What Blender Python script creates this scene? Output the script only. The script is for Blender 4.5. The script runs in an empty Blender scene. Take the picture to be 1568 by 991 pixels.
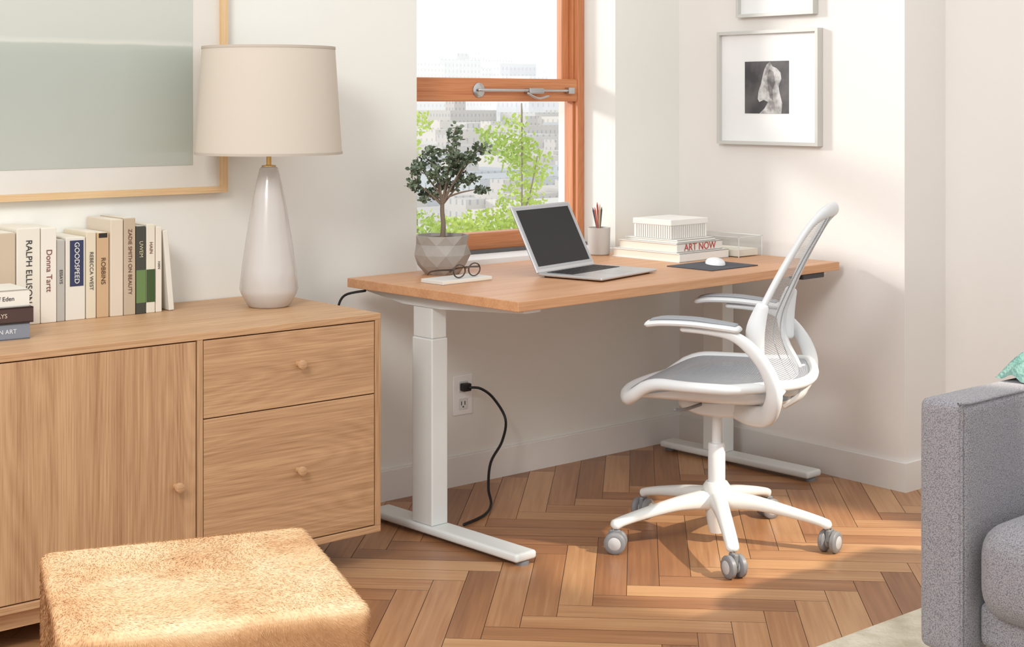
import bpy, bmesh, math, random
from mathutils import Vector, Matrix, noise
random.seed(7)
S = bpy.context.scene
COL = S.collection

# ------------------------------------------------------------------ materials
def lin(r, g, b):
    def f(c):
        c /= 255.0
        return c/12.92 if c <= .04045 else ((c+.055)/1.055)**2.4
    return (f(r), f(g), f(b), 1)

def mat(name, rgb, rough=.5, metal=0, bump=0, bscale=200, spec=.5, coat=0, trans=0, var=0, vscale=3, rgb2=None, emit=0, sheen=0):
    m = bpy.data.materials.new(name); m.use_nodes = True
    nt = m.node_tree; N = nt.nodes; L = nt.links
    p = N['Principled BSDF']
    c = lin(*rgb)
    p.inputs['Base Color'].default_value = c
    p.inputs['Roughness'].default_value = rough
    p.inputs['Metallic'].default_value = metal
    p.inputs['Specular IOR Level'].default_value = spec
    p.inputs['Coat Weight'].default_value = coat
    p.inputs['Transmission Weight'].default_value = trans
    p.inputs['Sheen Weight'].default_value = sheen
    if emit:
        p.inputs['Emission Color'].default_value = c
        p.inputs['Emission Strength'].default_value = emit
    tc = N.new('ShaderNodeTexCoord')
    nz = N.new('ShaderNodeTexNoise'); nz.inputs['Scale'].default_value = vscale; nz.inputs['Detail'].default_value = 5
    L.new(tc.outputs['Object'], nz.inputs['Vector'])
    rp = N.new('ShaderNodeValToRGB')
    c2 = lin(*rgb2) if rgb2 else tuple(x*(1-.06-var) for x in c[:3])+(1,)
    rp.color_ramp.elements[0].color = c2; rp.color_ramp.elements[0].position = .35
    rp.color_ramp.elements[1].color = c; rp.color_ramp.elements[1].position = .62
    L.new(nz.outputs['Fac'], rp.inputs['Fac']); L.new(rp.outputs['Color'], p.inputs['Base Color'])
    if bump:
        n2 = N.new('ShaderNodeTexNoise'); n2.inputs['Scale'].default_value = bscale
        L.new(tc.outputs['Object'], n2.inputs['Vector'])
        b = N.new('ShaderNodeBump'); b.inputs['Strength'].default_value = bump; b.inputs['Distance'].default_value = .004
        L.new(n2.outputs['Fac'], b.inputs['Height']); L.new(b.outputs['Normal'], p.inputs['Normal'])
    return m

def wood(name, light, dark, axis='X', loc=(0, 0, 0), rough=.45, ring=5.0, rings=.16, across=2.2):
    """grain runs along axis; soft cathedral rings plus fine straight pores"""
    m = bpy.data.materials.new(name); m.use_nodes = True
    nt = m.node_tree; N = nt.nodes; L = nt.links
    p = N['Principled BSDF']; p.inputs['Roughness'].default_value = rough
    tc = N.new('ShaderNodeTexCoord')
    def mapping(s):
        mp = N.new('ShaderNodeMapping'); mp.inputs['Scale'].default_value = s; mp.inputs['Location'].default_value = loc
        L.new(tc.outputs['Object'], mp.inputs['Vector']); return mp
    i = 'XYZ'.index(axis)
    s1 = [across]*3; s1[i] = .16
    s2 = [260.0]*3; s2[i] = 6.0
    s3 = [34.0]*3; s3[i] = .6
    m1 = mapping(s1)
    n0 = N.new('ShaderNodeTexNoise'); n0.inputs['Scale'].default_value = ring; n0.inputs['Detail'].default_value = .5
    L.new(m1.outputs[0], n0.inputs['Vector'])
    mu = N.new('ShaderNodeMath'); mu.operation = 'MULTIPLY'; mu.inputs[1].default_value = 30
    fr = N.new('ShaderNodeMath'); fr.operation = 'PINGPONG'; fr.inputs[1].default_value = .5
    L.new(n0.outputs['Fac'], mu.inputs[0]); L.new(mu.outputs[0], fr.inputs[0])
    m2 = mapping(s2); n2 = N.new('ShaderNodeTexNoise'); n2.inputs['Scale'].default_value = 1; n2.inputs['Detail'].default_value = 5
    L.new(m2.outputs[0], n2.inputs['Vector'])
    m3 = mapping(s3); n3 = N.new('ShaderNodeTexNoise'); n3.inputs['Scale'].default_value = 1; n3.inputs['Detail'].default_value = 4
    L.new(m3.outputs[0], n3.inputs['Vector'])
    a = N.new('ShaderNodeMath'); a.operation = 'MULTIPLY_ADD'; a.inputs[1].default_value = rings
    L.new(fr.outputs[0], a.inputs[0])
    b = N.new('ShaderNodeMath'); b.operation = 'MULTIPLY_ADD'; b.inputs[1].default_value = .68
    L.new(n2.outputs['Fac'], b.inputs[0]); L.new(b.outputs[0], a.inputs[2])
    c = N.new('ShaderNodeMath'); c.operation = 'MULTIPLY'; c.inputs[1].default_value = .52
    L.new(n3.outputs['Fac'], c.inputs[0]); L.new(c.outputs[0], b.inputs[2])
    rp = N.new('ShaderNodeValToRGB')
    rp.color_ramp.elements[0].position = .38; rp.color_ramp.elements[0].color = lin(*dark)
    rp.color_ramp.elements[1].position = .80; rp.color_ramp.elements[1].color = lin(*light)
    L.new(a.outputs[0], rp.inputs['Fac']); L.new(rp.outputs['Color'], p.inputs['Base Color'])
    bp = N.new('ShaderNodeBump'); bp.inputs['Strength'].default_value = .1; bp.inputs['Distance'].default_value = .002
    L.new(n2.outputs['Fac'], bp.inputs['Height']); L.new(bp.outputs['Normal'], p.inputs['Normal'])
    return m

# ------------------------------------------------------------------ geometry helpers
def root(name, loc=(0, 0, 0), rz=0):
    e = bpy.data.objects.new(name, None); e.empty_display_size = .05
    e.location = loc; e.rotation_euler = (0, 0, math.radians(rz)); COL.objects.link(e); return e

def obj(name, verts, faces, m=None, parent=None, smooth=False, loc=(0, 0, 0), rot=(0, 0, 0)):
    me = bpy.data.meshes.new(name); me.from_pydata([tuple(v) for v in verts], [], faces); me.update()
    if smooth:
        me.polygons.foreach_set('use_smooth', [True]*len(me.polygons))
        try: me.set_sharp_from_angle(angle=math.radians(40))
        except Exception: pass
    o = bpy.data.objects.new(name, me); COL.objects.link(o)
    if m: me.materials.append(m)
    if parent: o.parent = parent
    o.location = loc; o.rotation_euler = rot
    return o

def box(name, lo, hi, m=None, parent=None, bevel=0, seg=2, rot=(0, 0, 0), smooth=False):
    c = [(a+b)/2 for a, b in zip(lo, hi)]; s = [abs(b-a) for a, b in zip(lo, hi)]
    bm = bmesh.new(); bmesh.ops.create_cube(bm, size=1)
    for v in bm.verts: v.co = Vector((v.co.x*s[0], v.co.y*s[1], v.co.z*s[2]))
    if bevel:
        bmesh.ops.bevel(bm, geom=list(bm.edges), offset=bevel, segments=seg, profile=.5, affect='EDGES')
    me = bpy.data.meshes.new(name); bm.to_mesh(me); bm.free()
    if smooth:
        me.polygons.foreach_set('use_smooth', [True]*len(me.polygons))
    o = bpy.data.objects.new(name, me); COL.objects.link(o)
    if m: me.materials.append(m)
    if parent: o.parent = parent
    o.location = c; o.rotation_euler = rot
    return o

def multibox(name, boxes, m, parent=None, bevel=0):
    bm = bmesh.new()
    for lo, hi in boxes:
        r = bmesh.ops.create_cube(bm, size=1)
        for v in r['verts']:
            v.co = Vector([(lo[i]+hi[i])/2 + v.co[i]*(hi[i]-lo[i]) for i in range(3)])
    if bevel: bmesh.ops.bevel(bm, geom=list(bm.edges), offset=bevel, segments=1, affect='EDGES')
    me = bpy.data.meshes.new(name); bm.to_mesh(me); bm.free()
    o = bpy.data.objects.new(name, me); COL.objects.link(o); me.materials.append(m)
    if parent: o.parent = parent
    return o

def lathe(name, prof, m, parent=None, segs=48, loc=(0, 0, 0), rot=(0, 0, 0), smooth=True, cap=True):
    V = []; F = []
    for r, z in prof:
        for k in range(segs):
            t = 2*math.pi*k/segs; V.append((r*math.cos(t), r*math.sin(t), z))
    for i in range(len(prof)-1):
        for k in range(segs):
            a = i*segs+k; b = i*segs+(k+1) % segs
            F.append((a, b, b+segs, a+segs))
    if cap:
        if prof[0][0] > 0: F.append(tuple(range(segs))[::-1])
        if prof[-1][0] > 0: F.append(tuple(range((len(prof)-1)*segs, len(prof)*segs)))
    return obj(name, V, F, m, parent, smooth, loc, rot)

def catmull(P, n, closed=False):
    out = []; N = len(P)
    rng = range(N) if closed else range(N-1)
    for i in rng:
        if closed: p = [P[(i+k) % N] for k in (-1, 0, 1, 2)]
        else: p = [P[max(i-1, 0)], P[i], P[i+1], P[min(i+2, N-1)]]
        for s in range(n):
            t = s/n
            out.append([.5*((2*p[1][k]) + (-p[0][k]+p[2][k])*t + (2*p[0][k]-5*p[1][k]+4*p[2][k]-p[3][k])*t*t + (-p[0][k]+3*p[1][k]-3*p[2][k]+p[3][k])*t**3) for k in range(len(P[0]))])
    if not closed: out.append(list(P[-1]))
    return out

def sweep(name, pts, m, parent=None, side=(0, 1, 0), n=6, segs=14, closed=False, power=2.0, smooth=True, endround=True):
    """pts: (x,y,z,half_width_along_side,half_height)"""
    P = catmull([list(p) for p in pts], n, closed)
    side = Vector(side); rings = []
    cnt = len(P)
    for i, p in enumerate(P):
        a = Vector(P[(i-1) % cnt][:3]) if (closed or i > 0) else Vector(p[:3])
        b = Vector(P[(i+1) % cnt][:3]) if (closed or i < cnt-1) else Vector(p[:3])
        T = (b-a).normalized()
        Sv = side - T*side.dot(T)
        if Sv.length < 1e-3: Sv = Vector((0, 0, 1)) - T*T.z
        Sv.normalize(); Nv = T.cross(Sv)
        rings.append((Vector(p[:3]), Sv, Nv, p[3], p[4], T))
    if not closed and endround:
        c, s_, n_, w, h, T = rings[0]; r = min(w, h)
        rings = [(c-T*r*.8, s_, n_, w-r*.75, h-r*.75 if h > r else h*.3, T), (c-T*r*.5, s_, n_, w-r*.3, h-r*.3, T)]+rings
        c, s_, n_, w, h, T = rings[-1]; r = min(w, h)
        rings += [(c+T*r*.5, s_, n_, w-r*.3, h-r*.3, T), (c+T*r*.8, s_, n_, w-r*.75, h-r*.75 if h > r else h*.3, T)]
    V = []; F = []
    e = 2/power
    for c, s_, n_, w, h, T in rings:
        for k in range(segs):
            t = 2*math.pi*k/segs; cx, sx = math.cos(t), math.sin(t)
            V.append(c + s_*(w*math.copysign(abs(cx)**e, cx)) + n_*(h*math.copysign(abs(sx)**e, sx)))
    R = len(rings)
    for i in range(R if closed else R-1):
        for k in range(segs):
            a = i*segs+k; b = i*segs+(k+1) % segs; j = ((i+1) % R)*segs
            F.append((a, b, j+(k+1) % segs, j+k))
    if not closed:
        F.append(tuple(range(segs))[::-1]); F.append(tuple(range((R-1)*segs, R*segs)))
    o = obj(name, V, F, m, parent, smooth)
    return o

def cable(name, pts, r, m, parent=None):
    return sweep(name, [(x, y, z, r, r) for x, y, z in pts], m, parent, side=(.3, .9, .2), segs=8)

def grid(name, fn, nu, nv, m, parent=None, smooth=True, uv=True):
    V = []; F = []
    for i in range(nu+1):
        for j in range(nv+1): V.append(fn(i/nu, j/nv))
    for i in range(nu):
        for j in range(nv):
            a = i*(nv+1)+j; F.append((a, a+nv+1, a+nv+2, a+1))
    o = obj(name, V, F, m, parent, smooth)
    ul = o.data.uv_layers.new(name='UVMap')
    for poly in o.data.polygons:
        for li, vi in zip(poly.loop_indices, poly.vertices):
            ul.data[li].uv = ((vi//(nv+1))/nu, (vi % (nv+1))/nv)
    return o

def text(name, s, size, m, parent, loc, rotm, extrude=.0003, align='CENTER'):
    cu = bpy.data.curves.new(name, 'FONT'); cu.body = s; cu.size = size; cu.align_x = align; cu.align_y = 'CENTER'; cu.extrude = extrude
    cu.materials.append(m)
    o = bpy.data.objects.new(name, cu); COL.objects.link(o); o.parent = parent
    o.location = loc; o.rotation_euler = rotm.to_euler(); return o
UP = Matrix.Rotation(math.radians(90), 3, 'X')
DOWN = UP @ Matrix.Rotation(math.radians(-90), 3, 'Z')

def leaves(name, clusters, size, m, parent=None, loc=(0, 0, 0), droop=0, asp=.55):
    V = []; F = []
    for (cx, cy, cz, rx, ry, rz, n) in clusters:
        for _ in range(n):
            while True:
                a, b, c = [random.uniform(-1, 1) for _ in range(3)]
                if a*a+b*b+c*c <= 1: break
            p = Vector((cx+a*rx, cy+b*ry, cz+c*rz))
            d = Vector((random.gauss(0, 1), random.gauss(0, 1), random.gauss(.3, .8)-droop)).normalized()
            q = d.cross(Vector((random.gauss(0, 1), random.gauss(0, 1), random.gauss(0, 1)))).normalized()
            nn = d.cross(q)
            s = size*random.uniform(.7, 1.25); w = s*asp*.5; k = len(V)
            V += [p, p+d*s*.35+q*w+nn*s*.06, p+d*s*.75+q*w*.8+nn*s*.05, p+d*s, p+d*s*.75-q*w*.8+nn*s*.05, p+d*s*.35-q*w+nn*s*.06]
            F += [(k, k+1, k+2, k+3), (k, k+3, k+4, k+5)]
    return obj(name, V, F, m, parent, False, loc)

# ------------------------------------------------------------------ shared materials
M_wall = mat('wall_paint', (231, 230, 223), .85, bump=.05, bscale=300, var=-.03, vscale=1)
M_wallB = mat('wall_paint_warm', (231, 226, 220), .85, bump=.05, bscale=300, var=-.03, vscale=1)
M_trim = mat('trim_paint', (232, 229, 224), .5)
M_reveal = mat('reveal_paint', (244, 244, 242), .6)
M_winwood = wood('window_wood', (206, 138, 92), (174, 102, 60), 'Z')
M_winwoodx = wood('window_wood_x', (206, 138, 92), (174, 102, 60), 'X')
M_white = mat('white_powder_coat', (226, 229, 226), .4)
M_wplastic = mat('white_plastic', (226, 228, 228), .35)
M_gplastic = mat('grey_plastic', (130, 131, 133), .45)
M_black = mat('black_rubber', (18, 18, 18), .5)
M_chrome = mat('brushed_chrome', (190, 190, 190), .25, metal=1)
M_alu = mat('aluminium', (205, 206, 208), .35, metal=.7)
M_brass = mat('brass', (190, 150, 90), .3, metal=1)

# ------------------------------------------------------------------ room
WX0, WX1, WZ0, WZ1 = -1.24, -.338, .745, 2.45
multibox('wall_back', [((-6.2, 0, 0), (WX0, .31, 2.75)), ((WX1, 0, 0), (.6, .31, 2.75)),
                       ((WX0, 0, 0), (WX1, .31, WZ0-.02)), ((WX0, 0, WZ1), (WX1, .31, 2.75))], M_wall)
multibox('wall_right', [((0, -1.014, 0), (.6, 0, 2.75)), ((.233, -6.2, 0), (.6, -1.014, 2.75))], M_wallB)
bb = .095
multibox('baseboard_back', [((-6.2, -.014, 0), (-.0005, -.0005, bb)), ((-6.2, -.010, bb), (-.0005, -.0005, bb+.004))], M_trim)
multibox('baseboard_right', [((-.014, -1.028, 0), (-.0005, -.0145, bb)), ((-.0005, -1.028, 0), (.219, -1.0145, bb)),
                             ((.219, -6.2, 0), (.2325, -1.0145, bb))], M_trim)

def make_floor():
    w, n = .086, 6
    V = []; F = []; uvs = []; cols = []
    ang = math.radians(-45); ca, sa = math.cos(ang), math.sin(ang)
    def add(x0, y0, x1, y1, horiz):
        g = .0008
        cx, cy = (x0+x1)/2, (y0+y1)/2
        X, Y = cx*ca-cy*sa-1.31, cx*sa+cy*ca-1.17
        if X < -6 or X > .5 or Y < -6 or Y > .25: return
        k = len(V)
        cc = [(x0+g, y0+g), (x1-g, y0+g), (x1-g, y1-g), (x0+g, y1-g)]
        for (x, y) in cc: V.append((x*ca-y*sa-1.31, x*sa+y*ca-1.17, 0))
        F.append((k, k+1, k+2, k+3))
        ox, oy = random.uniform(0, 50), random.uniform(0, 50)
        for (x, y) in cc:
            uvs.append((ox+(x if horiz else y), oy+(y if horiz else x)))
        cols.append(random.random())
    K = 90
    for yy in range(-K, K):
        for xx in range(-K, K):
            if (xx-yy) % (2*n) == 0: add(xx*w, yy*w, (xx+n)*w, (yy+1)*w, True)
            if (xx-yy) % (2*n) == 2*n-1: add(xx*w, yy*w, (xx+1)*w, (yy+n)*w, False)
    k = len(V); V += [(-6.2, -6.2, -.0015), (.6, -6.2, -.0015), (.6, .31, -.0015), (-6.2, .31, -.0015)]
    F.append((k, k+1, k+2, k+3)); uvs += [(0, 0)]*4; cols.append(-.6)
    k = len(V); V += [(-6.2, -6.2, -.06), (.6, -6.2, -.06), (.6, .31, -.06), (-6.2, .31, -.06)]
    F.append((k+3, k+2, k+1, k)); uvs += [(0, 0)]*4; cols.append(-.6)
    m = bpy.data.materials.new('herringbone_oak'); m.use_nodes = True
    nt = m.node_tree; N = nt.nodes; L = nt.links; p = N['Principled BSDF']; p.inputs['Roughness'].default_value = .34
    uv = N.new('ShaderNodeUVMap'); at = N.new('ShaderNodeAttribute'); at.attribute_name = 'board'
    mp = N.new('ShaderNodeMapping'); mp.inputs['Scale'].default_value = (3.0, 80, 1)
    L.new(uv.outputs[0], mp.inputs[0])
    nz = N.new('ShaderNodeTexNoise'); nz.inputs['Scale'].default_value = 1; nz.inputs['Detail'].default_value = 7; nz.inputs['Distortion'].default_value = .6
    L.new(mp.outputs[0], nz.inputs['Vector'])
    mp2 = N.new('ShaderNodeMapping'); mp2.inputs['Scale'].default_value = (1.6, 10, 1); L.new(uv.outputs[0], mp2.inputs[0])
    nb = N.new('ShaderNodeTexNoise'); nb.inputs['Scale'].default_value = 1; nb.inputs['Detail'].default_value = 2; L.new(mp2.outputs[0], nb.inputs['Vector'])
    mc = N.new('ShaderNodeMath'); mc.operation = 'MULTIPLY_ADD'; mc.inputs[1].default_value = .5; L.new(nb.outputs['Fac'], mc.inputs[0])
    ma = N.new('ShaderNodeMath'); ma.operation = 'MULTIPLY_ADD'; ma.inputs[1].default_value = .50
    L.new(at.outputs['Fac'], ma.inputs[0])
    mb = N.new('ShaderNodeMath'); mb.operation = 'MULTIPLY'; mb.inputs[1].default_value = .5
    L.new(nz.outputs['Fac'], mb.inputs[0]); L.new(mb.outputs[0], mc.inputs[2]); L.new(mc.outputs[0], ma.inputs[2])
    rp = N.new('ShaderNodeValToRGB'); cr = rp.color_ramp
    cr.elements[0].position = .10; cr.elements[0].color = lin(60, 40, 27)
    cr.elements[1].position = 1.05 if False else 1.0; cr.elements[1].color = lin(192, 147, 104)
    e = cr.elements.new(.38); e.color = lin(124, 82, 53)
    e = cr.elements.new(.70); e.color = lin(163, 114, 76)
    L.new(ma.outputs[0], rp.inputs[0]); L.new(rp.outputs[0], p.inputs['Base Color'])
    b = N.new('ShaderNodeBump'); b.inputs['Strength'].default_value = .08; L.new(nz.outputs['Fac'], b.inputs['Height']); L.new(b.outputs[0], p.inputs['Normal'])
    o = obj('floor', V, F, m)
    ul = o.data.uv_layers.new(name='UVMap')
    for i, q in enumerate(uvs): ul.data[i].uv = q
    a = o.data.attributes.new('board', 'FLOAT', 'FACE')
    for i, q in enumerate(cols): a.data[i].value = q
make_floor()

# ------------------------------------------------------------------ window
W = root('window_1')
yf0, yf1 = .165, .24
box('jamb_right', (-.372, yf0, WZ0), (-.339, yf1, WZ1), M_winwood, W, .002)
box('jamb_left', (WX0+.001, yf0, WZ0), (WX0+.045, yf1, WZ1), M_winwood, W, .002)
box('stop_right', (-.380, .185, WZ0), (-.372, .215, WZ1), M_winwood, W, .002)
box('upper_stile_right', (-.416, .205, 1.36), (-.380, .235, WZ1-.05), M_winwood, W, .003)
box('upper_stile_left', (WX0+.045, .205, 1.36), (WX0+.09, .235, WZ1-.05), M_winwood, W, .003)
box('meeting_rail', (WX0+.045, .165, 1.283), (-.373, .23, 1.366), M_winwoodx, W, .004)
box('bottom_rail', (WX0+.045, .17, WZ0+.012), (-.373, .23, .818), M_winwoodx, W, .004)
box('head', (WX0+.045, .165, WZ1-.06), (-.373, .24, WZ1-.001), M_winwoodx, W, .003)
box('sill', (WX0+.001, .001, WZ0-.019), (WX1-.001, .24, WZ0+.003), M_reveal, W, .002)
box('sill_track', (WX0+.01, .142, WZ0+.003), (WX1-.01, .163, WZ0+.016), mat('dark_track', (90, 88, 88), .4), W)
box('exterior_ledge', (WX0+.001, .24, WZ0-.019), (WX1-.001, .35, WZ0-.004), M_reveal, W)
mg = bpy.data.materials.new('window_glass'); mg.use_nodes = True
nt = mg.node_tree; N = nt.nodes; N.remove(N['Principled BSDF'])
tr = N.new('ShaderNodeBsdfTransparent'); gl = N.new('ShaderNodeBsdfGlossy'); gl.inputs['Roughness'].default_value = .02
mx = N.new('ShaderNodeMixShader'); mx.inputs[0].default_value = .06
nt.links.new(tr.outputs[0], mx.inputs[1]); nt.links.new(gl.outputs[0], mx.inputs[2]); nt.links.new(mx.outputs[0], N['Material Output'].inputs[0])
obj('glass_upper', [(WX0+.06, .22, 1.36), (-.40, .22, 1.36), (-.40, .22, 2.4), (WX0+.06, .22, 2.4)], [(0, 1, 2, 3)], mg, W)
obj('glass_lower', [(WX0+.04, .20, .81), (-.375, .20, .81), (-.375, .20, 1.29), (WX0+.04, .20, 1.29)], [(0, 1, 2, 3)], mg, W)
hz = 1.323; hy = .03; hx = .012
lathe('lock_plate', [(0, 0), (.026, 0), (.026, .004), (.018, .008), (0, .008)], M_chrome, W, 24, (-.86+hx, .135+hy, hz), (math.radians(90), 0, 0))
sweep('lock_bar', [(-.87+hx, .118+hy, hz, .006, .006), (-.74+hx, .110+hy, hz, .005, .005), (-.62+hx, .110+hy, hz, .005, .005), (-.44+hx, .118+hy, hz, .005, .005)], M_chrome, W, side=(0, 0, 1))
box('lock_body', (-.65+hx, .1+hy, hz-.012), (-.58+hx, .135+hy, hz+.008), M_chrome, W, .004)
box('lock_keeper', (-.45+hx, .11+hy, hz-.012), (-.42+hx, .135+hy, hz+.012), M_chrome, W, .003)
sweep('lock_lever', [(-.66+hx, .1+hy, hz-.01, .004, .004), (-.62+hx, .09+hy, hz-.028, .004, .004), (-.57+hx, .09+hy, hz-.02, .004, .004)], M_chrome, W, side=(0, 0, 1))

# exterior : hazy city + trees
def facade(name, rgb, rgb2, sc, haze):
    m = bpy.data.materials.new(name); m.use_nodes = True; nt = m.node_tree; N = nt.nodes; p = N['Principled BSDF']; p.inputs['Roughness'].default_value = .9
    p.inputs['Specular IOR Level'].default_value = 0
    tc = N.new('ShaderNodeTexCoord'); bk = N.new('ShaderNodeTexBrick'); bk.offset = 0
    sx = N.new('ShaderNodeSeparateXYZ'); cb = N.new('ShaderNodeCombineXYZ'); ad = N.new('ShaderNodeMath'); ad.operation = 'ADD'
    nt.links.new(tc.outputs['Object'], sx.inputs[0]); nt.links.new(sx.outputs[0], ad.inputs[0]); nt.links.new(sx.outputs[1], ad.inputs[1])
    nt.links.new(ad.outputs[0], cb.inputs[0]); nt.links.new(sx.outputs[2], cb.inputs[1]); nt.links.new(cb.outputs[0], bk.inputs['Vector'])
    bk.inputs['Color1'].default_value = lin(*rgb2); bk.inputs['Color2'].default_value = lin(*[int(x*.95) for x in rgb2]); bk.inputs['Mortar'].default_value = lin(*rgb)
    bk.inputs['Scale'].default_value = sc; bk.inputs['Mortar Size'].default_value = .16; bk.inputs['Brick Width'].default_value = .42; bk.inputs['Row Height'].default_value = .55
    nt.links.new(bk.outputs['Color'], p.inputs['Base Color'])
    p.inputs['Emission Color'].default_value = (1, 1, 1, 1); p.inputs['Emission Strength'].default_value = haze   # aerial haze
    return m
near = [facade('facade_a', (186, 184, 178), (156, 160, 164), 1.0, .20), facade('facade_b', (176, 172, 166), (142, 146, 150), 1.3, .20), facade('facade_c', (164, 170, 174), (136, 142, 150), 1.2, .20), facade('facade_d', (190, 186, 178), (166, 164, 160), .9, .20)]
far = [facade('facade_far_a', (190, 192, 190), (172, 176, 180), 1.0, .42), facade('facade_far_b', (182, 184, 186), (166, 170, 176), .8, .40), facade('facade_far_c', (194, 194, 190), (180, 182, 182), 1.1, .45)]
city = root('city_buildings')
cam = Vector((-4.167, -3.95, 1.28)); Rv = Vector((.764, -.645, 0)); Dv = Vector((.645, .764, 0))
rb = random.Random(3)
for k in range(150):
    isfar = k % 3 == 0
    if isfar:
        dist = rb.uniform(110, 170); top = 1.28+dist*rb.uniform(.002, .030); ww = rb.uniform(2.5, 6)
    else:
        dist = rb.uniform(45, 105); top = 1.28-dist*rb.uniform(.0, .02)-(105-dist)*.06; ww = rb.uniform(1.6, 4.0)
    off = rb.uniform(-.12, .10)
    c = cam+Dv*dist+Rv*off*dist
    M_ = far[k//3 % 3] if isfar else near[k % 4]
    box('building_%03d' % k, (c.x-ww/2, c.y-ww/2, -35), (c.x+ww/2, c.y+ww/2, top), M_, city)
    if k % 2: box('roof_tank_%03d' % k, (c.x-ww/8, c.y-ww/8, top), (c.x+ww/8, c.y+ww/8, top+ww*.15), M_, city)
multibox('city_ground', [((20, 20, -36), (220, 220, -35))], near[0], city)

M_tree = mat('tree_leaf', (186, 202, 98), .6, vscale=1.5, rgb2=(138, 168, 72), emit=.2)  # slight emission puts daylight brightness into the leaf colour
M_bark = mat('bark', (150, 140, 120), .9)
T = root('street_tree', (1.7, 3.1, 0))
cl = []
def tc_(u_r, dz, d, rr, rz_, n):
    p = Rv*u_r + Dv*d
    cl.append((p.x, p.y, dz, rr, rr, rz_, n))
tc_(.08, 1.05, 0, .13, .15, 240); tc_(.16, .88, .1, .16, .16, 330); tc_(.02, .98, .1, .15, .1, 180); tc_(.12, .66, .1, .16, .14, 300); tc_(-.1, 1.08, .1, .06, .05, 50)
tc_(-.12, .5, 0, .18, .12, 500); tc_(-.32, .46, 0, .18, .12, 500); tc_(.05, .48, .1, .16, .13, 400); tc_(-.5, .48, 0, .14, .14, 300)
tc_(-.60, 1.02, 0, .11, .18, 170); tc_(-.50, 1.15, 0, .08, .07, 80); tc_(-.62, .8, 0, .08, .14, 100); tc_(.0, .22, .1, .7, .16, 900); tc_(.2, .45, .2, .15, .2, 260)
leaves('tree_foliage', cl, .034, M_tree, T)
for i, (a, b) in enumerate([((.1, .0), (.12, 1.15)), ((.1, .3), (-.35, .5)), ((-.5, .2), (-.58, 1.1)), ((.1, .5), (.22, .95))]):
    p0 = Rv*a[0]; p1 = Rv*b[0]
    sweep('tree_branch_%d' % i, [(p0.x, p0.y, a[1]-(.0 if i else 6), .008, .008), ((p0.x+p1.x)/2+.02, (p0.y+p1.y)/2, (a[1]+b[1])/2, .006, .006), (p1.x, p1.y, b[1], .003, .003)], M_bark, T, side=(1, 0, 0), segs=6)

# ------------------------------------------------------------------ credenza
C = root('credenza')
cx0, cx1, cyf, cz0, cz1 = -3.45, -1.781, -.565, .10, .70
OL, OD = (200, 160, 120), (152, 112, 76)
M_cx = wood('oak_horizontal', (204, 164, 124), (162, 120, 82), 'X', (3.1, 1.7, 2.2))
M_cx2 = wood('oak_drawer_a', OL, OD, 'X', (7.3, 4.1, 9.9), ring=5, across=1.6, rings=.2)
M_cx3 = wood('oak_drawer_b', OL, OD, 'X', (1.3, 14.1, 5.5), ring=5, across=1.6, rings=.2)
M_cz = wood('oak_vertical', OL, OD, 'Z', (5.2, 1.1, 8.7), ring=7)
M_gap = mat('shadow_gap_wood', (80, 52, 34), .8)
t = .018
box('top_panel', (cx0, cyf, cz1-t), (cx1, -.003, cz1), M_cx, C, .0015)
box('bottom_panel', (cx0, cyf, cz0), (cx1, -.003, cz0+t), M_cx, C, .0015)
box('side_right', (cx1-t, cyf, cz0+t), (cx1, -.003, cz1-t), M_cz, C, .0015)
box('side_left', (cx0, cyf, cz0+t), (cx0+t, -.003, cz1-t), M_cz, C, .0015)
box('inner_carcass', (cx0+t, cyf+.03, cz0+t), (cx1-t, -.01, cz1-t), M_gap, C)
xd = -2.334
box('divider_panel', (xd-.008, cyf+.001, cz0+t), (xd+.008, cyf+.05, cz1-t), M_cz, C)
g = .003
box('drawer_upper', (xd+.008+g, cyf+.002, .481+g/2), (cx1-t-g, cyf+.026, cz1-t-g), M_cx2, C, .001)
box('drawer_lower', (xd+.008+g, cyf+.002, cz0+t+g), (cx1-t-g, cyf+.026, .481-g/2), M_cx3, C, .001)
xl = xd-.008-g
for i in range(2):
    w_ = .535
    box('door_%d' % (i+1), (xl-w_, cyf+.002, cz0+t+g), (xl, cyf+.026, cz1-t-g), wood('oak_door_%d' % i, OL, OD, 'Z', (5.2+3*i, 1.1, 8.7), ring=5, across=1.5, rings=.2), C, .001)
    xl -= w_+g
kp = [(0, 0), (.008, 0), (.007, .01), (.009, .014), (.013, .018), (.012, .024), (.006, .026), (0, .026)]
for nm, kx, kz in [('knob_1', -2.045, .59), ('knob_2', -2.045, .31), ('knob_3', -2.40, .325), ('knob_4', -2.90, .325)]:
    lathe(nm, kp, M_cx, C, 20, (kx, cyf+.002, kz), (math.radians(90), 0, 0))
for nm, lx in [('leg_frame_right', -2.25), ('leg_frame_left', -3.2)]:
    multibox(nm, [((lx, cyf+.05, 0), (lx+.05, cyf+.09, cz0)), ((lx, -.09, 0), (lx+.05, -.05, cz0))], M_cz, C)
multibox('base_rail', [((-3.2, cyf+.03, .055), (-2.2, cyf+.05, cz0)), ((-3.2, -.09, .055), (-2.2, -.07, cz0))], M_cx, C)

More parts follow.
